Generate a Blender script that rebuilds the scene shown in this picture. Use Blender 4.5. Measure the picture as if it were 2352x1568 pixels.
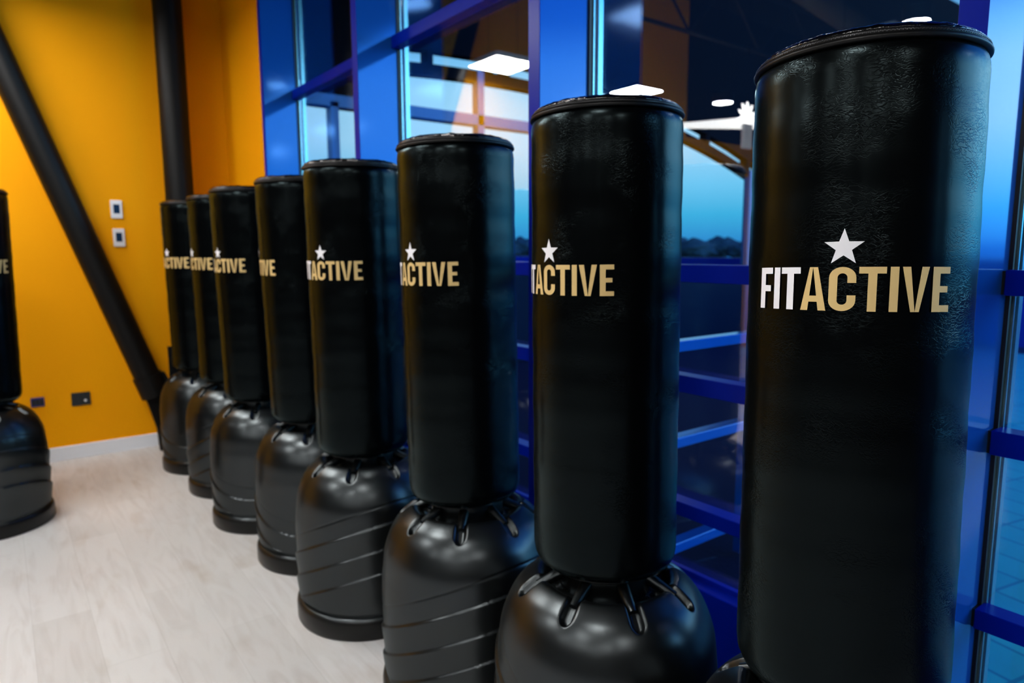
import bpy, bmesh, math, random
from mathutils import Vector, Matrix, noise
from math import sin, cos, pi, radians as R
random.seed(4)
for o in list(bpy.data.objects): bpy.data.objects.remove(o)
C = bpy.context.scene.collection
sc = bpy.context.scene

# ---------------------------------------------------------------- camera
cam = bpy.data.cameras.new('camera'); co = bpy.data.objects.new('camera', cam); C.objects.link(co); sc.camera = co
YAW, PITCH, ROLL, CH = R(37.0235), R(7.5736), R(-0.2178), 1.404
fw = Vector((-cos(YAW)*cos(PITCH), sin(YAW)*cos(PITCH), -sin(PITCH)))
r0 = fw.cross(Vector((0, 0, 1))).normalized(); u0 = r0.cross(fw)
rr = r0*cos(ROLL)+u0*sin(ROLL); uu = -r0*sin(ROLL)+u0*cos(ROLL)
m = Matrix((rr, uu, -fw)).transposed().to_4x4(); m.translation = (0, 0, CH)
co.matrix_world = m
cam.sensor_width = 36; cam.lens = 1562.83/2352*36; cam.clip_start = .02; cam.clip_end = 500
cam.dof.use_dof = True; cam.dof.focus_distance = 1.02; cam.dof.aperture_fstop = 4.0

# ---------------------------------------------------------------- world (dusk sky), exposure
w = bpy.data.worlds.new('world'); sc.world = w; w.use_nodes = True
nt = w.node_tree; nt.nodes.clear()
tc = nt.nodes.new('ShaderNodeTexCoord'); sx = nt.nodes.new('ShaderNodeSeparateXYZ'); cr = nt.nodes.new('ShaderNodeValToRGB')
bg = nt.nodes.new('ShaderNodeBackground'); out = nt.nodes.new('ShaderNodeOutputWorld')
nt.links.new(tc.outputs['Generated'], sx.inputs[0]); nt.links.new(sx.outputs['Z'], cr.inputs[0])
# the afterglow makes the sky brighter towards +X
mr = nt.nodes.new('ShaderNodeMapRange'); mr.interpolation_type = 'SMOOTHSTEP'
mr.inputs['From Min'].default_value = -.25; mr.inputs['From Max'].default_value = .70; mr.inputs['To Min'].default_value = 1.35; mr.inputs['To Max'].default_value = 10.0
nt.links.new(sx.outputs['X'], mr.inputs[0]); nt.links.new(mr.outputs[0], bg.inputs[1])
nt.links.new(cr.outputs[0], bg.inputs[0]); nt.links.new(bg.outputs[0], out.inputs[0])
E = cr.color_ramp.elements
for k, (ps, c) in enumerate([(0, (.01, .12, .40)), (.015, (.03, .26, .60)), (.05, (.05, .42, .72)), (.09, (.16, .55, .85)), (.15, (.36, .68, .95)), (.22, (.33, .66, .94)), (.255, (.20, .54, .88)), (.30, (.04, .22, .58)), (.40, (.01, .09, .38)), (1, (.01, .05, .22))]):
    e = E[k] if k < 2 else E.new(ps)
    e.position = ps; e.color = (*c, 1)
sc.view_settings.view_transform = 'Standard'; sc.view_settings.look = 'None'; sc.view_settings.gamma = 1
sc.view_settings.use_curve_mapping = False; sc.view_settings.exposure = 0.0
sc.cycles.max_bounces = 10; sc.cycles.transparent_max_bounces = 16; sc.cycles.glossy_bounces = 6

# ---------------------------------------------------------------- helpers
def mat(name, col, rough=.5, metal=0, spec=.5, emis=None, es=0, coat=0):
    m = bpy.data.materials.new(name); m.use_nodes = True
    b = m.node_tree.nodes['Principled BSDF']
    b.inputs['Base Color'].default_value = (*col, 1); b.inputs['Roughness'].default_value = rough
    b.inputs['Metallic'].default_value = metal; b.inputs['Specular IOR Level'].default_value = spec
    b.inputs['Coat Weight'].default_value = coat
    if emis: b.inputs['Emission Color'].default_value = (*emis, 1); b.inputs['Emission Strength'].default_value = es
    return m
def bump(m, scale, strength, dist=.002, detail=4, typ='noise', stretch=(1, 1, 1), distortion=0):
    nt = m.node_tree; b = nt.nodes['Principled BSDF']
    tc = nt.nodes.new('ShaderNodeTexCoord'); mp = nt.nodes.new('ShaderNodeMapping'); mp.inputs['Scale'].default_value = stretch
    nt.links.new(tc.outputs['Object'], mp.inputs[0])
    if typ == 'noise':
        n = nt.nodes.new('ShaderNodeTexNoise'); n.inputs['Scale'].default_value = scale; n.inputs['Detail'].default_value = detail
        n.inputs['Distortion'].default_value = distortion; o = n.outputs['Fac']
    else:
        n = nt.nodes.new('ShaderNodeTexVoronoi'); n.feature = 'DISTANCE_TO_EDGE'; n.inputs['Scale'].default_value = scale; o = n.outputs['Distance']
    nt.links.new(mp.outputs[0], n.inputs['Vector'])
    bp = nt.nodes.new('ShaderNodeBump'); bp.inputs['Strength'].default_value = strength; bp.inputs['Distance'].default_value = dist
    nt.links.new(o, bp.inputs['Height'])
    prev = b.inputs['Normal'].links[0].from_socket if b.inputs['Normal'].links else None
    if prev: nt.links.new(prev, bp.inputs['Normal'])
    nt.links.new(bp.outputs[0], b.inputs['Normal'])
    return n
def obj(name, bm, m, parent=None, smooth=False, angle=None):
    me = bpy.data.meshes.new(name)
    if not isinstance(bm, bmesh.types.BMesh):
        me.from_pydata(*bm)
    else:
        bm.normal_update(); bm.to_mesh(me); bm.free()
    me.materials.append(m)
    if smooth: me.polygons.foreach_set('use_smooth', [True]*len(me.polygons))
    o = bpy.data.objects.new(name, me); C.objects.link(o)
    if angle:
        bpy.context.view_layer.objects.active = o; o.select_set(True)
        me.set_sharp_from_angle(angle=angle)
        o.select_set(False)
    if parent: o.parent = parent
    return o
def box(bm, x0, x1, y0, y1, z0, z1, bev=0, M=None):
    r = bmesh.ops.create_cube(bm, size=1)
    vs = r['verts']
    bmesh.ops.transform(bm, verts=vs, matrix=Matrix.Translation(((x0+x1)/2, (y0+y1)/2, (z0+z1)/2)) @ Matrix.Diagonal((x1-x0, y1-y0, z1-z0, 1)))
    if bev:
        es = list({e for v in vs for e in v.link_edges})
        q = bmesh.ops.bevel(bm, geom=es, offset=bev, segments=2, affect='EDGES', profile=.5)
        vs = list({v for f in q['faces'] for v in f.verts} | {v for v in vs if v.is_valid})
    if M is not None: bmesh.ops.transform(bm, verts=vs, matrix=M)
    return bm
def B(*a, **k): return box(bmesh.new(), *a, **k)
def tube(bm, a, b, r, n=24, r2=None, caps=True):
    a, b = Vector(a), Vector(b); d = b-a
    rot = d.to_track_quat('Z', 'Y').to_matrix().to_4x4(); rot.translation = (a+b)/2
    bmesh.ops.create_cone(bm, cap_ends=caps, segments=n, radius1=r, radius2=r if r2 is None else r2, depth=d.length, matrix=rot)
    return bm
def lathe(prof, n=96, fn=None, close=False):
    vs = []; fs = []
    for (r, z) in prof:
        for k in range(n):
            t = 2*pi*k/n
            q = fn(r, z, t) if fn else (r*cos(t), r*sin(t), z)
            vs.append(q)
    for i in range(len(prof)-1):
        for k in range(n):
            a = i*n+k; b = i*n+(k+1) % n
            fs.append((a, b, b+n, a+n))
    for ring, flip in ((0, True), (len(prof)-1, False)):
        if prof[ring][0] > 0:
            f = [ring*n+k for k in range(n)]
            fs.append(tuple(reversed(f)) if flip else tuple(f))
    return (vs, [], fs)
def tag(o, label=None, cat=None, group=None, kind=None):
    if label: o['label'] = label
    if cat: o['category'] = cat
    if group: o['group'] = group
    if kind: o['kind'] = kind
    return o
def empty(name, loc=(0, 0, 0), rz=0):
    o = bpy.data.objects.new(name, None); C.objects.link(o); o.location = loc; o.rotation_euler = (0, 0, rz); o.empty_display_size = .1
    return o
def struct(o): o['kind'] = 'structure'; return o

# ---------------------------------------------------------------- materials
blue = mat('blue_lacquer', (.006, .08, .36), rough=.09, metal=.13, spec=.50)
blue.node_tree.nodes['Principled BSDF'].inputs['Specular Tint'].default_value = (.25, .6, 1, 1)
blue_rail = mat('blue_rail_paint', (.0, .010, .30), rough=.3, metal=0, spec=.1)
gasket_m = mat('black_rubber', (.004, .005, .006), rough=.45)
edge_m = mat('pale_aluminium', (.22, .42, .46), rough=.25, metal=.85)
orange = mat('orange_wall_paint', (.84, .33, .0), rough=.7, spec=.1); bump(orange, 160, .05, .001)
dark_wall = mat('charcoal_wall_paint', (.02, .02, .024), rough=.6)
black_steel = mat('black_satin_steel', (.0022, .0021, .0021), rough=.5, spec=.22)
ceil_m = mat('black_ceiling_paint', (.006, .006, .007), rough=.8)
white_m = mat('white_skirting', (.75, .77, .82), rough=.4)
plastic = mat('black_plastic', (.0010, .0011, .0012), rough=.32, spec=.72); bump(plastic, 700, .12, .0006, detail=2)
plastic_gloss = mat('glossy_black_plastic', (.001, .001, .0012), rough=.16, spec=.7)
rim_m = mat('black_rim_rubber', (.0012, .0013, .0014), rough=.36, spec=.32)
vinyl = mat('black_vinyl_leather', (.0008, .0009, .0011), rough=.24, spec=.12)
cap_vinyl = mat('glossy_black_vinyl', (.0012, .0012, .0014), rough=.15, spec=.6)
zip_m = mat('zip_tape', (.002, .002, .0022), rough=.45, spec=.25)
teeth_m = mat('zip_teeth', (.035, .035, .04), rough=.3, metal=.4)
gold = mat('gold_print', (.66, .47, .20), rough=.5, spec=.2)
whitep = mat('white_print', (.80, .80, .84), rough=.5, spec=.2)
dark_glass = mat('dark_display', (.012, .035, .08), rough=.1)
white_pl = mat('white_plastic', (.78, .78, .80), rough=.35)
# leather grain: cell creases stretched, strength broken up by a slow noise
def leather():
    m = vinyl; nt = m.node_tree; b = nt.nodes['Principled BSDF']
    tc = nt.nodes.new('ShaderNodeTexCoord')
    def warp(stretch, amp, sc_):
        mp = nt.nodes.new('ShaderNodeMapping'); mp.inputs['Scale'].default_value = stretch
        nt.links.new(tc.outputs['Object'], mp.inputs[0])
        n = nt.nodes.new('ShaderNodeTexNoise'); n.inputs['Scale'].default_value = sc_; n.inputs['Detail'].default_value = 3
        nt.links.new(mp.outputs[0], n.inputs['Vector'])
        ad = nt.nodes.new('ShaderNodeMixRGB'); ad.blend_type = 'LINEAR_LIGHT'; ad.inputs[0].default_value = amp
        nt.links.new(mp.outputs[0], ad.inputs[1]); nt.links.new(n.outputs['Color'], ad.inputs[2])
        return ad.outputs[0]
    v = nt.nodes.new('ShaderNodeTexVoronoi'); v.feature = 'DISTANCE_TO_EDGE'; v.inputs['Scale'].default_value = 95
    nt.links.new(warp((1, 1, 1.7), .03, 30), v.inputs['Vector'])
    mr = nt.nodes.new('ShaderNodeMapRange'); mr.inputs['From Max'].default_value = .13; nt.links.new(v.outputs['Distance'], mr.inputs[0])
    ms = nt.nodes.new('ShaderNodeTexNoise'); ms.inputs['Scale'].default_value = 9; ms.inputs['Detail'].default_value = 4
    nt.links.new(tc.outputs['Object'], ms.inputs['Vector'])
    mk = nt.nodes.new('ShaderNodeMapRange'); mk.inputs['From Min'].default_value = .42; mk.inputs['From Max'].default_value = .68
    nt.links.new(ms.outputs['Fac'], mk.inputs[0])
    mm = nt.nodes.new('ShaderNodeMath'); mm.operation = 'MULTIPLY'; mm.inputs[1].default_value = .26
    nt.links.new(mk.outputs[0], mm.inputs[0])
    b1 = nt.nodes.new('ShaderNodeBump'); b1.inputs['Distance'].default_value = .0011
    nt.links.new(mm.outputs[0], b1.inputs['Strength']); nt.links.new(mr.outputs[0], b1.inputs['Height'])
    n2 = nt.nodes.new('ShaderNodeTexNoise'); n2.inputs['Scale'].default_value = 7; n2.inputs['Detail'].default_value = 2
    nt.links.new(tc.outputs['Object'], n2.inputs['Vector'])
    b2 = nt.nodes.new('ShaderNodeBump'); b2.inputs['Distance'].default_value = .012; b2.inputs['Strength'].default_value = .07
    nt.links.new(n2.outputs['Fac'], b2.inputs['Height']); nt.links.new(b1.outputs[0], b2.inputs['Normal'])
    df = nt.nodes.new('ShaderNodeBsdfDiffuse'); df.inputs[0].default_value = (.0009, .001, .0012, 1)
    gl = nt.nodes.new('ShaderNodeBsdfGlossy'); gl.inputs['Roughness'].default_value = .23; gl.inputs[0].default_value = (.70, .95, 1, 1)
    lw = nt.nodes.new('ShaderNodeLayerWeight'); lw.inputs['Blend'].default_value = .5   # facing = 1-cos
    pw = nt.nodes.new('ShaderNodeMath'); pw.operation = 'POWER'; pw.inputs[1].default_value = 3.4; nt.links.new(lw.outputs['Facing'], pw.inputs[0])
    ma = nt.nodes.new('ShaderNodeMath'); ma.operation = 'MULTIPLY_ADD'; ma.inputs[1].default_value = .36; ma.inputs[2].default_value = .0105; nt.links.new(pw.outputs[0], ma.inputs[0])
    mx = nt.nodes.new('ShaderNodeMixShader'); nt.links.new(ma.outputs[0], mx.inputs[0]); nt.links.new(df.outputs[0], mx.inputs[1]); nt.links.new(gl.outputs[0], mx.inputs[2])
    nt.links.new(b2.outputs[0], df.inputs['Normal']); nt.links.new(b2.outputs[0], gl.inputs['Normal'])
    nt.links.new(mx.outputs[0], nt.nodes['Material Output'].inputs[0])
leather()
bump(cap_vinyl, 34, .8, .008, detail=3, distortion=1.2)
def moulded():
    # black moulded plastic: low straight-on reflectance, broad lamp glow
    m = plastic; nt = m.node_tree; b = nt.nodes['Principled BSDF']
    nrm = b.inputs['Normal'].links[0].from_socket
    df = nt.nodes.new('ShaderNodeBsdfDiffuse'); df.inputs[0].default_value = (.0018, .002, .0022, 1)
    gl = nt.nodes.new('ShaderNodeBsdfGlossy'); gl.inputs['Roughness'].default_value = .29; gl.inputs[0].default_value = (.86, .96, 1, 1)
    lw = nt.nodes.new('ShaderNodeLayerWeight'); lw.inputs['Blend'].default_value = .5
    pw = nt.nodes.new('ShaderNodeMath'); pw.operation = 'POWER'; pw.inputs[1].default_value = 4.0; nt.links.new(lw.outputs['Facing'], pw.inputs[0])
    ma = nt.nodes.new('ShaderNodeMath'); ma.operation = 'MULTIPLY_ADD'; ma.inputs[1].default_value = .22; ma.inputs[2].default_value = .058; nt.links.new(pw.outputs[0], ma.inputs[0])
    mx = nt.nodes.new('ShaderNodeMixShader'); nt.links.new(ma.outputs[0], mx.inputs[0]); nt.links.new(df.outputs[0], mx.inputs[1]); nt.links.new(gl.outputs[0], mx.inputs[2])
    nt.links.new(nrm, df.inputs['Normal']); nt.links.new(nrm, gl.inputs['Normal'])
    nt.links.new(mx.outputs[0], nt.nodes['Material Output'].inputs[0])
moulded()
# laminate floor: planks along Y, pale grey oak
def floor_mat():
    m = mat('pale_oak_laminate', (.6, .58, .56), rough=.42, spec=.4); nt = m.node_tree; b = nt.nodes['Principled BSDF']
    tc = nt.nodes.new('ShaderNodeTexCoord')
    rot = nt.nodes.new('ShaderNodeMapping'); rot.inputs['Rotation'].default_value = (0, 0, R(0)); nt.links.new(tc.outputs['Object'], rot.inputs[0])
    br = nt.nodes.new('ShaderNodeTexBrick'); br.inputs['Scale'].default_value = 1; br.inputs['Brick Width'].default_value = 1.28; br.inputs['Row Height'].default_value = .19
    br.inputs['Mortar Size'].default_value = .0009; br.offset = .37; br.inputs['Color1'].default_value = (.545, .535, .525, 1); br.inputs['Color2'].default_value = (.61, .605, .60, 1)
    br.inputs['Mortar'].default_value = (.45, .44, .43, 1); br.inputs['Mortar Smooth'].default_value = .3
    nt.links.new(rot.outputs[0], br.inputs['Vector'])
    st = nt.nodes.new('ShaderNodeMapping'); st.inputs['Scale'].default_value = (1.1, 7, 1); nt.links.new(rot.outputs[0], st.inputs[0])
    n = nt.nodes.new('ShaderNodeTexNoise'); n.inputs['Scale'].default_value = 2.2; n.inputs['Detail'].default_value = 7; n.inputs['Distortion'].default_value = 1.6
    nt.links.new(st.outputs[0], n.inputs['Vector'])
    cr = nt.nodes.new('ShaderNodeValToRGB'); cr.color_ramp.elements[0].position = .28; cr.color_ramp.elements[0].color = (.84, .815, .80, 1)
    cr.color_ramp.elements[1].position = .55; cr.color_ramp.elements[1].color = (1, 1, 1, 1); nt.links.new(n.outputs['Fac'], cr.inputs[0])
    mx = nt.nodes.new('ShaderNodeMixRGB'); mx.blend_type = 'MULTIPLY'; mx.inputs[0].default_value = .8
    nt.links.new(br.outputs['Color'], mx.inputs[1]); nt.links.new(cr.outputs[0], mx.inputs[2])
    n3 = nt.nodes.new('ShaderNodeTexNoise'); n3.inputs['Scale'].default_value = 3.0; n3.inputs['Detail'].default_value = 5
    s3 = nt.nodes.new('ShaderNodeMapping'); s3.inputs['Scale'].default_value = (.9, 2.4, 1); nt.links.new(rot.outputs[0], s3.inputs[0]); nt.links.new(s3.outputs[0], n3.inputs['Vector'])
    c3 = nt.nodes.new('ShaderNodeValToRGB'); c3.color_ramp.elements[0].position = .60; c3.color_ramp.elements[0].color = (1, 1, 1, 1)
    c3.color_ramp.elements[1].position = .78; c3.color_ramp.elements[1].color = (.72, .64, .56, 1); nt.links.new(n3.outputs['Fac'], c3.inputs[0])
    m3 = nt.nodes.new('ShaderNodeMixRGB'); m3.blend_type = 'MULTIPLY'; m3.inputs[0].default_value = .6
    nt.links.new(mx.outputs[0], m3.inputs[1]); nt.links.new(c3.outputs[0], m3.inputs[2])
    nt.links.new(m3.outputs[0], b.inputs['Base Color'])
    bp = nt.nodes.new('ShaderNodeBump'); bp.inputs['Strength'].default_value = .12; bp.inputs['Distance'].default_value = .001
    n4 = nt.nodes.new('ShaderNodeTexNoise'); n4.inputs['Scale'].default_value = 14; n4.inputs['Detail'].default_value = 6; nt.links.new(st.outputs[0], n4.inputs['Vector'])
    nt.links.new(n4.outputs['Fac'], bp.inputs['Height']); nt.links.new(bp.outputs[0], b.inputs['Normal'])
    return m
floor_m = floor_mat()
def glass_mat():
    m = bpy.data.materials.new('window_glass'); m.use_nodes = True; nt = m.node_tree; nt.nodes.clear()
    o = nt.nodes.new('ShaderNodeOutputMaterial'); mix = nt.nodes.new('ShaderNodeMixShader')
    t = nt.nodes.new('ShaderNodeBsdfTransparent'); t.inputs[0].default_value = (.94, .98, .99, 1)
    g = nt.nodes.new('ShaderNodeBsdfGlossy'); g.inputs['Roughness'].default_value = 0.0; g.inputs[0].default_value = (1, 1, 1, 1)
    ge = nt.nodes.new('ShaderNodeNewGeometry'); dt = nt.nodes.new('ShaderNodeVectorMath'); dt.operation = 'DOT_PRODUCT'
    nt.links.new(ge.outputs['Normal'], dt.inputs[0]); nt.links.new(ge.outputs['Incoming'], dt.inputs[1])
    def mth(op, a, b=None):
        n = nt.nodes.new('ShaderNodeMath'); n.operation = op
        for i, v in enumerate((a, b)):
            if v is None: continue
            if isinstance(v, (int, float)): n.inputs[i].default_value = v
            else: nt.links.new(v, n.inputs[i])
        return n.outputs[0]
    # Schlick reflectance of a coated pane, the same from both of its faces
    x = mth('POWER', mth('SUBTRACT', 1.0, mth('ABSOLUTE', dt.outputs['Value'])), 5.0)
    f = mth('ADD', mth('MULTIPLY', x, .88), .12)
    nt.links.new(f, mix.inputs[0])
    nt.links.new(t.outputs[0], mix.inputs[1]); nt.links.new(g.outputs[0], mix.inputs[2]); nt.links.new(mix.outputs[0], o.inputs[0])
    return m
glass = glass_mat()

# ---------------------------------------------------------------- room shell
XW = -5.454; YF = 1.457; YG = 1.69; YR = 1.635; HC = 4.3; XR = 5.5; YB = -8.0
struct(obj('floor', B(XW-.1, XR+.1, YB-.1, YG+.05, -.12, 0), floor_m))
struct(obj('ceiling', B(XW-.1, XR+.1, YB-.1, YG+.05, HC, HC+.12), ceil_m))
struct(obj('wall_left', B(XW-.12, XW, YB, YG+.02, 0, HC), orange))
struct(obj('trim_90', B(XW-.02, XW+.012, YB, -3.35, 2.75, HC), ceil_m))
struct(obj('wall_corner', B(XW, -4.600, YF-.003, YG-.01, 0, HC), orange))
struct(obj('wall_back', B(XW-.1, XR+.1, YB-.12, YB, 0, HC), dark_wall))
struct(obj('wall_right', B(XR, XR+.12, YB, YG, 0, HC), dark_wall))
struct(obj('baseboard_left', B(XW, XW+.014, YB, .850, 0, .092, bev=.003), white_m))

# facade: deep blue fins, gaskets, transoms, panes
FX = [(-4.600, -4.556), (-3.200, -3.146), (-1.833, -1.777), (-.558, -.510), (.76, .81), (2.08, 2.13), (3.4, 3.45), (4.72, 4.77)]
n = 0
for (a, b) in FX:
    n += 1
    f = struct(obj('trim_%d' % n, B(a, b, YF, YG+.012, 0, HC, bev=.0015), blue))
    obj('front_cap', B(a-.0006, b+.0006, YF-.0022, YF+.0004, 0, HC, bev=.0006), blue_rail, f)
    g = obj('gasket', B(b, b+.008, YG-.022, YG-.002, .39, HC), gasket_m, f)
    obj('outer_cap', B(b-.004, b+.014, YG+.014, YG+.036, 0, HC), edge_m, f)
    obj('inner_bead', B(b+.008, b+.013, YG-.008, YG-.002, .39, HC), edge_m, f)
rails = [(2.390, 2.447), (1.310, 1.362), (.976, 1.028), (.586, .630)]
for i in range(len(FX)-1):
    a, b = FX[i][1], FX[i+1][0]
    wn = struct(obj('window_%d' % (i+1), B(a, b, YG, YG+.008, .0, HC), glass))
    for (z0, z1) in rails:
        n += 1
        t = struct(obj('trim_%d' % n, B(a+.006, b-.006, YR, YG-.001, z0, z1, bev=.002), blue_rail))
        obj('rail_gasket', B(a, a+.006, YR+.004, YG-.002, z0+.002, z1-.002), gasket_m, t)
    n += 1
    bm = B(a, b, YR-.012, YG-.001, 0, .385, bev=.003); box(bm, a, b, YG-.02, YG-.001, .385, .40, bev=.001)
    struct(obj('trim_%d' % n, bm, blue_rail))
a, b = FX[-1][1], XR
struct(obj('window_8', B(a, b, YG, YG+.008, 0, HC), glass))

# ---------------------------------------------------------------- punching bags
GR = .173
ZS, ZB = 1.70, .652
def base_profile():
    pr = [(.0, .004), (.262, .004), (.272, .0), (.2775, .006), (.2785, .02), (.2785, .066), (.276, .076), (.270, .082), (.2655, .083), (.2655, .089), (.268, .094)]
    z = .100
    ctrl = [(.100, .2705), (.20, .2725), (.33, .2745), (.39, .2735), (.43, .270), (.485, .2635), (.53, .249), (.56, .234), (.585, .215), (.603, .194), (.614, .177), (.6165, .1665), (.612, .156), (.602, .145), (.594, .134), (.590, .122)]
    def rz(z):
        for (z0, r0), (z1, r1) in zip(ctrl[:11], ctrl[1:11]):
            if z <= z1:
                return r0+(r1-r0)*(z-z0)/(z1-z0)
        return None
    # Catmull-Rom through control points by index
    pts = [(r, z) for z, r in ctrl]
    res = []
    for i in range(len(pts)-1):
        p0 = pts[max(i-1, 0)]; p1 = pts[i]; p2 = pts[i+1]; p3 = pts[min(i+2, len(pts)-1)]
        L = math.dist(p1, p2); k = max(2, int(L/.0032))
        for j in range(k):
            t = j/k
            q = []
            for c in (0, 1):
                q.append(.5*((2*p1[c])+(-p0[c]+p2[c])*t+(2*p0[c]-5*p1[c]+4*p2[c]-p3[c])*t*t+(-p0[c]+3*p1[c]-3*p2[c]+p3[c])*t**3))
            res.append(tuple(q))
    return pr+res+[(.116, .589), (.0, .589)]
def sm(x): x = max(0, min(1, x)); return x*x*(3-2*x)
NS = 8
def base_fn(r, z, t):
    dr = 0; dz = 0
    if .097 < z < .60 and r > .2:
        u = z+.13*(1-cos(t))
        for L in (.440, .350, .262):
            d = L-u
            if 0 <= d < .085: dr += .0062*(1-sm(d/.085))*sm(d/.0035)
        u2 = z+.13*(1-cos(t))
        d = abs(u2-.505)
        if d < .004: dr -= .0022*(1-d/.004)
        dr *= sm((z-.097)/.01)
    if z > .45 and r > .12:
        # finger scoops radiating round the neck
        k = round(t/(2*pi/NS)); a = t-k*2*pi/NS; s = r*a
        # capsule from r .12 to .205
        rc = min(max(r, .10), .205); d = math.hypot(s, r-rc)
        hw = .0165
        if d < hw+.004:
            depth = .017*(1-sm((d-.007)/(hw-.007+.003)))
            dz -= depth
            dr -= depth*.35*sm((r-.15)/.06)
            
    r2 = r+dr
    return (r2*cos(t), r2*sin(t), z+dz)
def bag_profile():
    pr = [(.0, ZB-.004), (.12, ZB-.004), (GR-.03, ZB), (GR-.018, ZB+.005), (GR-.008, ZB+.014), (GR-.002, ZB+.028), (GR, ZB+.045)]
    z = ZB+.07
    while z < ZS-.03: pr.append((GR+.0006*sin(z*37)+.0004*sin(z*91+1), z)); z += .02
    pr += [(GR, ZS-.026), (GR-.0008, ZS-.017), (GR-.0026, ZS-.009), (GR-.0056, ZS-.003), (GR-.008, ZS)]
    return pr
def logo_quads():
    """quads in (degrees from the F's left edge, height 0..1)"""
    W_, G_ = [], []
    def rect(L, x0, x1, y0, y1): L.append(((x0, y0), (x1, y0), (x1, y1), (x0, y1)))
    def tee(L, x, w, st=3.9):
        rect(L, x, x+w, .85, 1); rect(L, x+w/2-st/2, x+w/2+st/2, 0, .85)
    rect(W_, 0, 4.0, 0, 1); rect(W_, 4.0, 9.6, .85, 1); rect(W_, 4.0, 8.4, .42, .57)
    rect(W_, 11.0, 14.9, 0, 1)
    tee(W_, 15.9, 11.2)
    x = 27.6; w = 12.6  # A
    G_.append(((x, 0), (x+3.7, 0), (x+w*.5-.4, 1), (x+w*.34, 1)))
    G_.append(((x+w-3.7, 0), (x+w, 0), (x+w*.66, 1), (x+w*.5-.4, 1)))
    G_.append(((x+3.0, .20), (x+w-3.0, .20), (x+w-3.7, .34), (x+3.7, .34)))
    x = 41.3; w = 12.2; st = 3.9; rx, ry = w/2, .24  # C
    rect(G_, x, x+st, .24, .76); rect(G_, x+w-st, x+w, .64, .76); rect(G_, x+w-st, x+w, .24, .36)
    for s, yc in ((1, .76), (-1, .24)):
        for k in range(14):
            a0, a1 = pi*k/14, pi*(k+1)/14
            def P(a, o): return (x+w/2+(rx if o else rx-st)*cos(a), yc+s*(ry if o else ry-.145)*sin(a))
            q = (P(a0, 0), P(a0, 1), P(a1, 1), P(a1, 0)); G_.append(q if s > 0 else tuple(reversed(q)))
    tee(G_, 54.6, 12.0)
    rect(G_, 68.2, 72.1, 0, 1)
    x = 73.6; w = 13.0
    G_.append(((x+w*.34, 0), (x+w*.5, 0), (x+3.8, 1), (x, 1)))
    G_.append(((x+w*.5, 0), (x+w*.66, 0), (x+w, 1), (x+w-3.8, 1)))
    x = 88.6
    rect(G_, x, x+4.0, 0, 1); rect(G_, x+4.0, x+9.8, .85, 1); rect(G_, x+4.0, x+9.8, 0, .15); rect(G_, x+4.0, x+8.6, .435, .575)
    return W_, G_
def wrap(quads, z0, h, mirror=False):
    vs, fs = [], []
    for q in quads:
        wd = max(p[0] for p in q)-min(p[0] for p in q)
        N = max(1, int(wd/1.3)+1)
        base = len(vs)
        for j in range(2):
            for i in range(N+1):
                t = i/N
                if j == 0: a, b = q[0], q[1]
                else: a, b = q[3], q[2]
                d = a[0]+(b[0]-a[0])*t; y = a[1]+(b[1]-a[1])*t
                th = R(d-49.3); rad = GR+.0016
                vs.append((rad*cos(th), rad*sin(th), z0+y*h))
        for i in range(N):
            fs.append((base+i, base+i+1, base+N+2+i, base+N+1+i))
    return (vs, [], fs)
WQ, GQ = logo_quads()
SQ = []
for k in range(5):
    c = (47.4, 0); r1 = 9.45; r2 = r1*.40; asp = .173*pi/180  # degrees -> metres
    def P(a, r): return (c[0]+r*sin(a), r*cos(a)*asp)
    a = 2*pi*k/5
    for (p, q, s) in (((P(a-pi/5, r2)), P(a, r1), None), (P(a, r1), P(a+pi/5, r2), None)):
        # split into 3 bands towards the centre so that it follows the curve
        K = 6
        for i in range(K):
            t0, t1 = i/K, (i+1)/K
            L = lambda u, v, t: (u[0]+(v[0]-u[0])*t, u[1]+(v[1]-u[1])*t)
            SQ.append((L(c, p, t0), L(c, p, t1), L(c, q, t1), L(c, q, t0)))
def star_mesh():
    vs, fs = [], []
    for q in SQ:
        b = len(vs)
        for (d, y) in reversed(q):
            th = R(d-49.3); rad = GR+.0017
            vs.append((rad*cos(th), rad*sin(th), 1.4020+y))
        fs.append((b, b+1, b+2, b+3))
    return (vs, [], fs)

proto = empty('punching_bag')
base = obj('water_base', lathe(base_profile(), n=360, fn=base_fn), plastic, proto, smooth=True, angle=R(50))
def torus_ring(r, z, h, w_):
    return lathe([(r-w_, z), (r, z), (r+.001, z+h*.5), (r, z+h), (r-w_, z+h), (r-w_, z)], n=128)
# rim band of the base as a sub-part
rim = obj('rim_band', lathe([(.270, .0025), (.2765, .001), (.2802, .008), (.2805, .06), (.2790, .070), (.2740, .0775), (.268, .078)], n=160), rim_m, base, smooth=True)
# neck with ribs
bm = bmesh.new(); tube(bm, (0, 0, .578), (0, 0, ZB-.004), .112, n=64)
for k in range(NS):
    a = 2*pi*(k)/NS
    tube(bm, (.100*cos(a), .100*sin(a), ZB-.022), (.176*cos(a), .176*sin(a), .599), .0165, n=20, r2=.0105)
neck = obj('neck', bm, plastic, proto, smooth=True, angle=R(40))
cover = obj('cover', lathe(bag_profile(), n=160), vinyl, proto, smooth=True, angle=R(60))
# bottom plate
obj('bottom_seam', lathe([(.118, ZB-.010), (GR-.036, ZB-.007), (GR-.032, ZB-.003), (GR-.036, ZB+.001), (.118, ZB+.001)], n=96), rim_m, cover, smooth=True)
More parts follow.
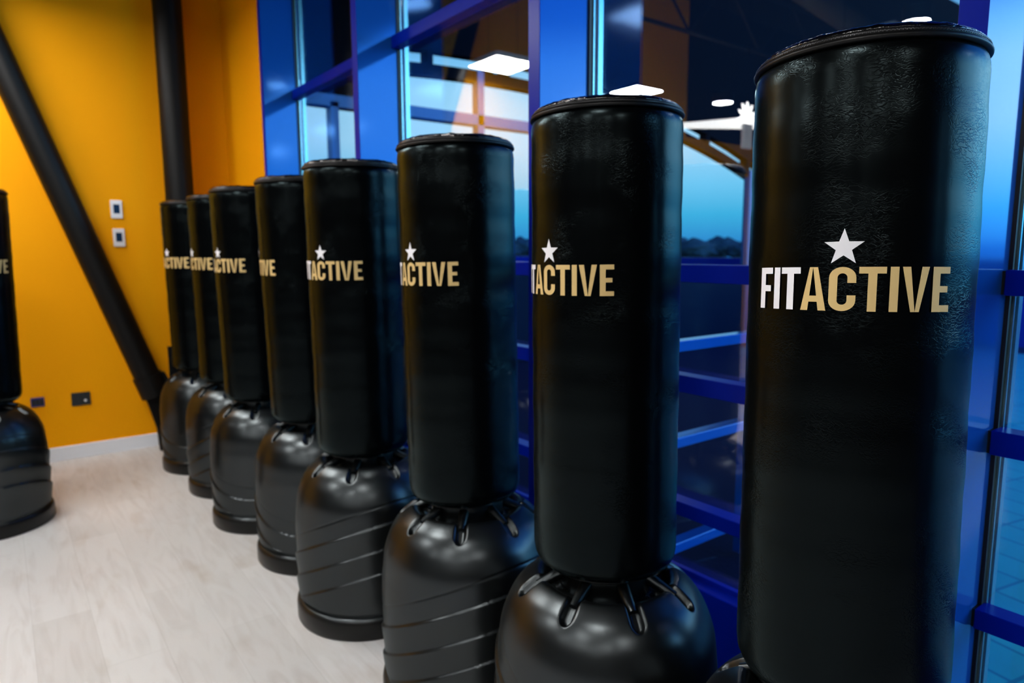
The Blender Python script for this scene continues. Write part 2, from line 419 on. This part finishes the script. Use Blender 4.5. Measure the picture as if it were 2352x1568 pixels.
# top: piping, zip, puffy cap
def cap_fn(r, z, t):
    nv = noise.noise(Vector((cos(t)*9, sin(t)*9, r*30)))
    nv2 = noise.noise(Vector((cos(t)*26, sin(t)*26, r*70)))
    kk = sm((GR-.004-r)/.02)
    return ((r+.0015*nv2*kk)*cos(t), (r+.0015*nv2*kk)*sin(t), z+(.0022*nv+.0009*nv2)*kk)
cap = obj('top_cap', lathe([(GR-.008, ZS+.011), (GR-.0035, ZS+.0125), (GR-.0055, ZS+.0160), (GR-.010, ZS+.0200), (GR-.016, ZS+.0230), (GR-.024, ZS+.0250), (GR-.031, ZS+.0260), (GR-.040, ZS+.0262), (GR-.052, ZS+.0255), (GR-.08, ZS+.022), (.05, ZS+.021), (0, ZS+.021)], n=360, fn=cap_fn), cap_vinyl, proto, smooth=True)
obj('piping', lathe([(GR-.004, ZS-.002), (GR+.0005, ZS-.002), (GR+.0022, ZS+.000), (GR+.0024, ZS+.0025), (GR+.0012, ZS+.0045), (GR-.003, ZS+.005)], n=160), zip_m, cap, smooth=True)
obj('zip_tape', lathe([(GR-.003, ZS+.004), (GR-.0006, ZS+.005), (GR-.0010, ZS+.0105), (GR-.003, ZS+.0125), (GR-.008, ZS+.013)], n=160), zip_m, cap, smooth=True)
bm = bmesh.new()
NT = 420
for k in range(NT):
    a = 2*pi*k/NT; dz = .0012 if k % 2 else -.0002
    box(bm, GR-.003, GR-.0001, -.0007, .0007, ZS+.0073+dz*.5, ZS+.0091+dz*.5, M=Matrix.Rotation(a, 4, 'Z'))
obj('zip_teeth', bm, teeth_m, cap)
pw = obj('white_lettering', wrap(WQ, 1.3075, .0660), whitep, cover)
pw['label'] = 'white printed letters FIT'
pg = obj('gold_lettering', wrap(GQ, 1.3075, .0660), gold, cover)
pg['label'] = 'gold printed letters ACTIVE'
ps = obj('star_emblem', star_mesh(), whitep, cover)
ps['label'] = 'white printed five-pointed star'

def children(o): return [c for c in bpy.data.objects if c.parent == o]
def copy_tree(o, parent=None):
    kids = children(o)
    c = o.copy(); C.objects.link(c); c.parent = parent
    for k in kids: copy_tree(k, c)
    return c
# x, y, leanx, leany, logo angle, base turn
bags = [
 (-4.782, 1.045, .002, -.011, 289.0, 150, 'black punching bag last in the row, farthest, beside the orange wall', ),
 (-4.217, 1.084, .000, -.011, 277.2, 20, 'black punching bag second from the orange wall in the row'),
 (-3.610, 1.074, -.002, -.019, 286.3, 150, 'black punching bag third from the orange wall in the row'),
 (-3.016, 1.126, -.002, -.023, 253.0, 150, 'black punching bag fourth from the orange wall, only the last gold letters showing'),
 (-2.406, 1.097, .007, -.015, 294.3, 5, 'black punching bag fifth from the orange wall, just left of the three largest bags'),
 (-1.731, 1.130, -.016, -.007, 278.0, 5, 'black punching bag third from the right, in front of a blue mullion'),
 (-1.139, 1.150, -.012, -.001, 272.0, 200, 'black punching bag second from the right, left of the nearest one'),
 (-.542, 1.137, -.027, .027, 292.4, 150, 'nearest and largest punching bag with the whole logo in view'),
 (-4.346, -.127, .0, .02, 10.1, 18, 'black punching bag alone before the orange wall, cut by left edge'),
]
todo = [proto]+[copy_tree(proto) for _ in bags[1:]]
for o, (x, y, lx, ly, la, bt, lab) in zip(todo, bags):
    o.location = (x, y, 0)
    tag(o, lab, 'punching bag', 'freestanding punching bags')
    for c in children(o):
        if c.name.startswith(('cover', 'top_cap')):
            # lean the cylinder about the floor point, then turn the print to face its way
            ax = Vector((-ly, lx, 0)); q = Matrix.Rotation(math.hypot(lx, ly), 4, ax.normalized()) if ax.length > 1e-6 else Matrix()
            c.matrix_local = q @ Matrix.Rotation(R(la), 4, 'Z')
        else:
            c.rotation_euler = (0, 0, R(bt))
        
# ---------------------------------------------------------------- black steel pipes at the wall
XP = -5.30
P = empty('steel_column', (XP, 1.075, 0))
def rel(bm, p): bmesh.ops.translate(bm, verts=bm.verts, vec=-Vector(p.location)); return bm
obj('shaft', rel(tube(bmesh.new(), (XP, 1.075, .02), (XP, 1.075, HC), .092, n=48), P), black_steel, P, smooth=True, angle=R(40))
obj('base_plate', rel(B(XP-.14, XP+.14, .93, 1.22, 0, .02, bev=.002), P), black_steel, P)
bm = B(XP-.012, XP+.012, .93, 1.0, .42, .74); box(bm, XP-.02, XP+.03, .945, .985, .60, .66)
obj('gusset_plate', rel(bm, P), black_steel, P)
tag(P, 'black round steel column rising behind the farthest bags at the orange wall', 'column')
D = empty('diagonal_brace', (XP, .84, 0))
a = Vector((XP, .795, .52)); b = Vector((XP, .105, 2.62))
dv = (b-a).normalized()
top = a+dv*3.9
obj('brace_tube', rel(tube(bmesh.new(), a-dv*.03, top, .083, n=48), D), black_steel, D, smooth=True, angle=R(40))
# sleeve and tapering foot
bm = bmesh.new(); tube(bm, a-dv*.12, a+dv*.03, .094, n=32); obj('sleeve', rel(bm, D), black_steel, D, smooth=True, angle=R(40))
bm = bmesh.new()
pts = [(.715, .545), (.895, .565), (.925, .50), (.925, .0), (.835, .0), (.825, .16), (.78, .34)]
vs = [bm.verts.new((XP-.02, y, z)) for y, z in pts]
f = bm.faces.new(vs); r = bmesh.ops.extrude_face_region(bm, geom=[f]); bmesh.ops.translate(bm, verts=[v for v in r['geom'] if isinstance(v, bmesh.types.BMVert)], vec=(.05, 0, 0))
bmesh.ops.recalc_face_normals(bm, faces=bm.faces)
obj('foot_plate', rel(bm, D), black_steel, D)
tag(D, 'black diagonal steel tube leaning across the orange wall', 'brace')

# ---------------------------------------------------------------- wall fittings
def thermostat(y, z, lab):
    o = empty('thermostat', (XW+.001, y, z))
    obj('housing', B(0, .016, -.036, .036, -.062, .062, bev=.006), white_pl, o)
    obj('display', B(.0162, .0175, -.019, .019, -.028, .034), dark_glass, o)
    tag(o, lab, 'thermostat', 'thermostats on the orange wall')
thermostat(.698, 1.698, 'upper of two white wall thermostats with dark displays')
thermostat(.700, 1.506, 'lower of two white wall thermostats with dark displays')
def socket(y, z, w_, h, lab, m1, round_):
    o = empty('wall_socket', (XW+.001, y, z))
    obj('plate', B(0, .009, -w_/2, w_/2, -h/2, h/2, bev=.002), m1, o)
    bm = bmesh.new()
    for k in (-1, 0, 1): box(bm, .009, .012, k*w_*.29-w_*.13, k*w_*.29+w_*.13, -h*.33, h*.33, bev=.001)
    obj('module', bm, plastic, o)
    if round_:
        bm = bmesh.new(); tube(bm, (.012, w_*.22, -.012), (.016, w_*.22, -.012), .008, n=16); obj('button', bm, white_m, o)
    tag(o, lab, 'socket')
socket(.395, .408, .112, .090, 'black rectangular wall socket low on the orange wall', plastic, True)
navy = mat('navy_plastic', (.02, .02, .16), rough=.4)
socket(.150, .418, .075, .062, 'small navy blue wall socket peeking out behind the left bag', navy, False)

# ---------------------------------------------------------------- lamps
lamp_m = mat('lamp_diffuser', (.9, .9, .9), emis=(1, .985, .96), es=42)
down_m = mat('downlight_lens', (.9, .9, .9), emis=(1, .98, .95), es=90)
frame_m = mat('lamp_frame', (.7, .7, .7), rough=.4)
ZL = 3.0
def panel(x, y, s, lab, inview=True):
    o = empty('panel_light', (x, y, ZL))
    obj('diffuser', B(-s/2, s/2, -s/2, s/2, 0, .008), lamp_m, o)
    bm = B(-s/2-.012, s/2+.012, -s/2-.012, s/2+.012, .008, .045)
    obj('frame', bm, frame_m, o)
    bm = bmesh.new(); tube(bm, (-s/2, 0, .045), (-s/2, 0, HC-ZL), .002, n=6); tube(bm, (s/2, 0, .045), (s/2, 0, HC-ZL), .002, n=6)
    obj('suspension_wire', bm, black_steel, o)
    tag(o, lab, 'ceiling light', 'square ceiling panel lights')
panel(-4.98, -.28, .42, 'square white panel light by the orange wall, mirrored largest in glass')
def downlight(x, y, z, r, lab):
    o = empty('round_downlight', (x, y, z))
    obj('lens', lathe([(0, 0), (r, 0), (r, .01), (0, .01)], n=48), down_m, o)
    obj('housing', lathe([(r+.004, .0), (r+.012, .0), (r+.012, .10), (.03, .13), (.03, .14), (0, .14)], n=48), black_steel, o)
    bm = bmesh.new(); tube(bm, (0, 0, .14), (0, 0, HC-z), .004, n=8); obj('stem', bm, black_steel, o)
    tag(o, lab, 'ceiling light', 'round ceiling downlights')
downlight(-4.77, -3.11, ZL, .105, 'small round downlight mirrored in the glass beside the nearest bag')
downlight(-2.32, -1.96, ZL, .085, 'round downlight mirrored just above the nearest bag top')
LL = [(-3.95, -.3), (-2.72, -2.2), (-2.3, -.35), (-.2, -.35), (-.2, -2.0), (2.2, -.35), (2.2, -2.0), (-1.2, -3.9), (.5, -3.9), (2.2, -3.7)]  # first two are unseen lamps added to brighten the orange wall
LT = ['added unseen beside the wall lamp to brighten the orange wall', 'added unseen in the rear lamp row to brighten the orange wall', 'above the floor left of the row', 'above where the photographer stands', 'behind the photographer', 'to the right of the photographer', 'behind and to the right of the photographer', 'over the back left of the room', 'over the back middle of the room', 'over the back right of the room']
for (x, y), t in zip(LL, LT): panel(x, y, .5 if x < -2 else .40, 'square white panel light '+t)
downlight(-2.05, 1.0, 3.05, .11, 'round downlight above the middle of the bag row')

# ---------------------------------------------------------------- ceiling services seen mirrored in the glass
duct_m = mat('grey_duct', (.10, .12, .12), rough=.5)
dk = obj('air_duct', tube(bmesh.new(), (-3.2, .6, 3.85), (-4.2, -5.6, 3.85), .13, n=32), duct_m, smooth=True, angle=R(40))
tag(dk, 'round grey air duct running under the black ceiling', 'duct')
truss_m = mat('dark_truss_steel', (.02, .022, .026), rough=.6)
for i, x in enumerate((-4.6, -2.6, -.6, 1.4)):
    bm = bmesh.new()
    for z in (3.55, 4.15): tube(bm, (x, YB+.3, z), (x, 1.2, z), .022, n=8)
    y = YB+.3; s = 0
    while y < .9:
        tube(bm, (x, y, 3.55 if s else 4.15), (x, y+.6, 4.15 if s else 3.55), .014, n=8); y += .6; s ^= 1
    t = obj('roof_truss', bm, truss_m)
    tag(t, ['dark steel ceiling truss nearest the orange wall', 'dark steel ceiling truss over the middle of the bag row', 'dark steel ceiling truss right above the photographer', 'dark steel ceiling truss right of the photographer'][i], 'truss', 'ceiling trusses')
# white starburst pendant with a tapering arm
glow_m = mat('glowing_white_arm', (.8, .8, .8), emis=(1, .97, .95), es=4); ray_m = mat('glowing_white_rays', (.8, .8, .8), emis=(1, .98, .96), es=10)
sw = empty('starburst_pendant', (-4.15, -2.66, 2.70))
bm = bmesh.new()
for k in range(7):
    a = pi*(-.05+k*1.1/6)
    tube(bm, (0, 0, 0), (0, .15*cos(a), .15*sin(a)), .028, n=10, r2=.006)
obj('rays', bm, ray_m, sw)
bm = bmesh.new(); tube(bm, (.12, -.35, -.02), (-.55, .55, -.06), .075, n=20, r2=.02); obj('arm', bm, glow_m, sw, smooth=True, angle=R(40))
obj('bracket', B(-.02, .02, -.08, .06, -.30, -.06, bev=.01), white_pl, sw)
bm = bmesh.new(); tube(bm, (0, 0, 0), (0, 0, HC-2.70), .005, n=8); obj('stem', bm, black_steel, sw)
tag(sw, 'white starburst lamp on a tapering white arm, mirrored beside the nearest bag', 'lamp')

# ---------------------------------------------------------------- outdoors
dark_roof = mat('dark_soffit', (.0005, .0012, .004), rough=.9, spec=.05)
paving = mat('teal_grey_paving', (.03, .42, .58), rough=.45)
def pav():
    nt = paving.node_tree; b = nt.nodes['Principled BSDF']; tc = nt.nodes.new('ShaderNodeTexCoord')
    mp = nt.nodes.new('ShaderNodeMapping'); mp.inputs['Rotation'].default_value = (0, 0, R(12)); nt.links.new(tc.outputs['Object'], mp.inputs[0])
    br = nt.nodes.new('ShaderNodeTexBrick'); br.inputs['Scale'].default_value = 1; br.offset = 0; br.inputs['Brick Width'].default_value = .4; br.inputs['Row Height'].default_value = .2
    br.inputs['Color1'].default_value = (.02, .42, .42, 1); br.inputs['Color2'].default_value = (.03, .47, .46, 1); br.inputs['Mortar'].default_value = (.008, .24, .30, 1); br.inputs['Mortar Size'].default_value = .008
    nt.links.new(mp.outputs[0], br.inputs[0]); nt.links.new(br.outputs[0], b.inputs['Base Color'])
pav()
asphalt = mat('dark_asphalt', (.0006, .005, .028), rough=.8, spec=.1); bump(asphalt, 40, .4, .01)
pvm = bmesh.new(); vs = [pvm.verts.new(c+(-.03,)) for c in ((-.95, YG+.05), (30, YG+.05), (30, 11.2), (-6.0, 11.2))]
f = pvm.faces.new(vs); r = bmesh.ops.extrude_face_region(pvm, geom=[f]); bmesh.ops.translate(pvm, verts=[v for v in r['geom'] if isinstance(v, bmesh.types.BMVert)], vec=(0, 0, -.02)); bmesh.ops.recalc_face_normals(pvm, faces=pvm.faces)
struct(obj('ground_paving', pvm, paving))
bm = B(-60, 60, YG+.05, 90, -.15, -.05)
struct(obj('ground_road', bm, asphalt))
struct(obj('roof_overhang', B(XW-3, XR+3, YG+.06, 4.4, HC, HC+.3), dark_roof))
# low dark wall patch and parapet
par = obj('parapet_wall', B(-30, 12, 12.0, 12.25, -.035, 1.25), blue_rail); tag(par, 'long low blue parapet wall across the yard outside the glass', 'wall')
wallm = mat('dark_wing_wall', (.001, .006, .02), rough=.8, spec=.1)
# wing of the building with a bowed truss over an open bay
wing_m = mat('dark_blue_steel', (.01, .05, .16), rough=.4, metal=.3)
WX = -7.0
Wg = empty('building_wing', (WX, 6, 0))
def arch(y): # underside height of the bowed truss
    t = (y-5.1)
    return 3.43-.0225*t*t-.0012*t*t*abs(t)*(1 if t > 0 else 3.2)
ys = [2.6+.15*i for i in range(60)]
def strip(lo, hi, y0, y1, x0=WX-.15, x1=WX):
    bm = bmesh.new(); N = 12; ring = []
    for i in range(N+1):
        y = y0+(y1-y0)*i/N
        ring.append([bm.verts.new((x, y, z)) for x, z in ((x0, lo(y)), (x1, lo(y)), (x1, hi(y)), (x0, hi(y)))])
    for i in range(N):
        for k in range(4):
            bm.faces.new((ring[i][k], ring[i+1][k], ring[i+1][(k+1) % 4], ring[i][(k+1) % 4]))
    bm.faces.new(ring[0][::-1]); bm.faces.new(ring[-1])
    bmesh.ops.recalc_face_normals(bm, faces=bm.faces)
    return bm
def pt(name, bm, m): bmesh.ops.translate(bm, verts=bm.verts, vec=-Vector(Wg.location)); return obj(name, bm, m, Wg)
for (y0, y1) in ((2.6, 5.0), (5.0, 7.6), (7.6, 10.6)):
    pt('bowed_chord', strip(lambda y: arch(y)-.02, lambda y: arch(y)+.11, y0, y1), dark_roof)
pt('roof_fascia', strip(lambda y: arch(y)+.25, lambda y: 7.0, 2.0, 10.6), dark_roof)
pt('side_wall', B(WX-.15, WX, 10.6, 26, -.035, 7.0), dark_roof)
for y in (3.75, 4.13, 4.97, 5.22, 5.75, 6.6, 7.6, 8.5, 9.2, 10.3):
    pt('web_post', strip(lambda y: arch(y)+.08, lambda y: arch(y)+.27, y-.04, y+.04), dark_roof)
pt('cross_beam', B(WX-.12, WX+.04, 1.9, 7.6, 2.90, 3.02), wing_m)
for y in (2.95, 4.80, 7.45, 10.35):
    pt('bay_post', B(WX-.08, WX+.04, y-.045, y+.045, -.035, 2.95 if y < 3 else max(arch(y), 1.0)+.1), wing_m)
pt('end_wall', B(WX-.1, WX+.02, 1.9, 3.7, 3.0, 7.0), dark_roof)
pt('low_wall', B(WX-.12, WX, 1.9, 10.6, -.035, 1.15), wallm)
tag(Wg, 'dark building wing outside with a bowed truss over open bays of sky', 'building')
cl = empty('canopy_light', (-6.55, 7.04, 3.50))
obj('diffuser', B(-.24, .24, -.24, .24, 0, .01), lamp_m, cl); obj('frame', B(-.25, .25, -.25, .25, .01, .05), dark_roof, cl)
obj('mounting_arm', B(-.45, -.2, -.03, .03, .02, .05), dark_roof, cl)
tag(cl, 'square white light outside under the dark roof, above the second nearest bag', 'outdoor light')
# blue railing outside, running away from the facade
Rl = empty('outdoor_railing', (-1.83, 2.3, 0))
for z in (1.01, .60, .13):
    obj('rail', B(-.03, .03, -.55, .62, z-.022, z+.022, bev=.003), blue, Rl)
obj('post', B(-.02, .02, .42, .46, -.03, 1.0, bev=.003), blue, Rl)
obj('post', B(-.02, .02, -.54, -.50, -.03, 1.0, bev=.003), blue, Rl)
tag(Rl, 'blue three-bar railing outside the glass beside the paving', 'railing')
# trees on the horizon
leaf = mat('dusk_foliage', (.004, .02, .035), rough=.9)
trunk = mat('dark_bark', (.01, .01, .012), rough=.9)
bmp = bmesh.new(); bmesh.ops.create_icosphere(bmp, subdivisions=4, radius=1)
for v in bmp.verts:
    d = 1+.35*noise.noise(v.co*2.1)+.18*noise.noise(v.co*5.3+Vector((3, 1, 2)))+.1*noise.noise(v.co*12)
    v.co *= d
tp = empty('tree'); crown = obj('crown', bmp, leaf, tp, smooth=True); crown.location = (0, 0, 1.75); crown.scale = (1.9, 1.9, 1.0)
obj('trunk', tube(bmesh.new(), (0, 0, -.3), (0, 0, 1.6), .2, n=10, r2=.12), trunk, tp)
spots = []
for i in range(20):
    far = i % 2
    d = 70 if far else 60
    a = R(112+2.0*i)
    spots.append((d*cos(a), d*sin(a), (1.05 if far else .85)*random.uniform(.88, 1.02), random.uniform(0, 6)))
TL = 'dark tree in the dusk treeline beyond the yard'
for i, (x, y, s, rz) in enumerate(spots):
    t = tp if i == 0 else copy_tree(tp)
    t.location = (x, y, -.05); t.scale = (s, s, s); t.rotation_euler.z = rz
    tag(t, TL, 'tree', 'treeline on the horizon')
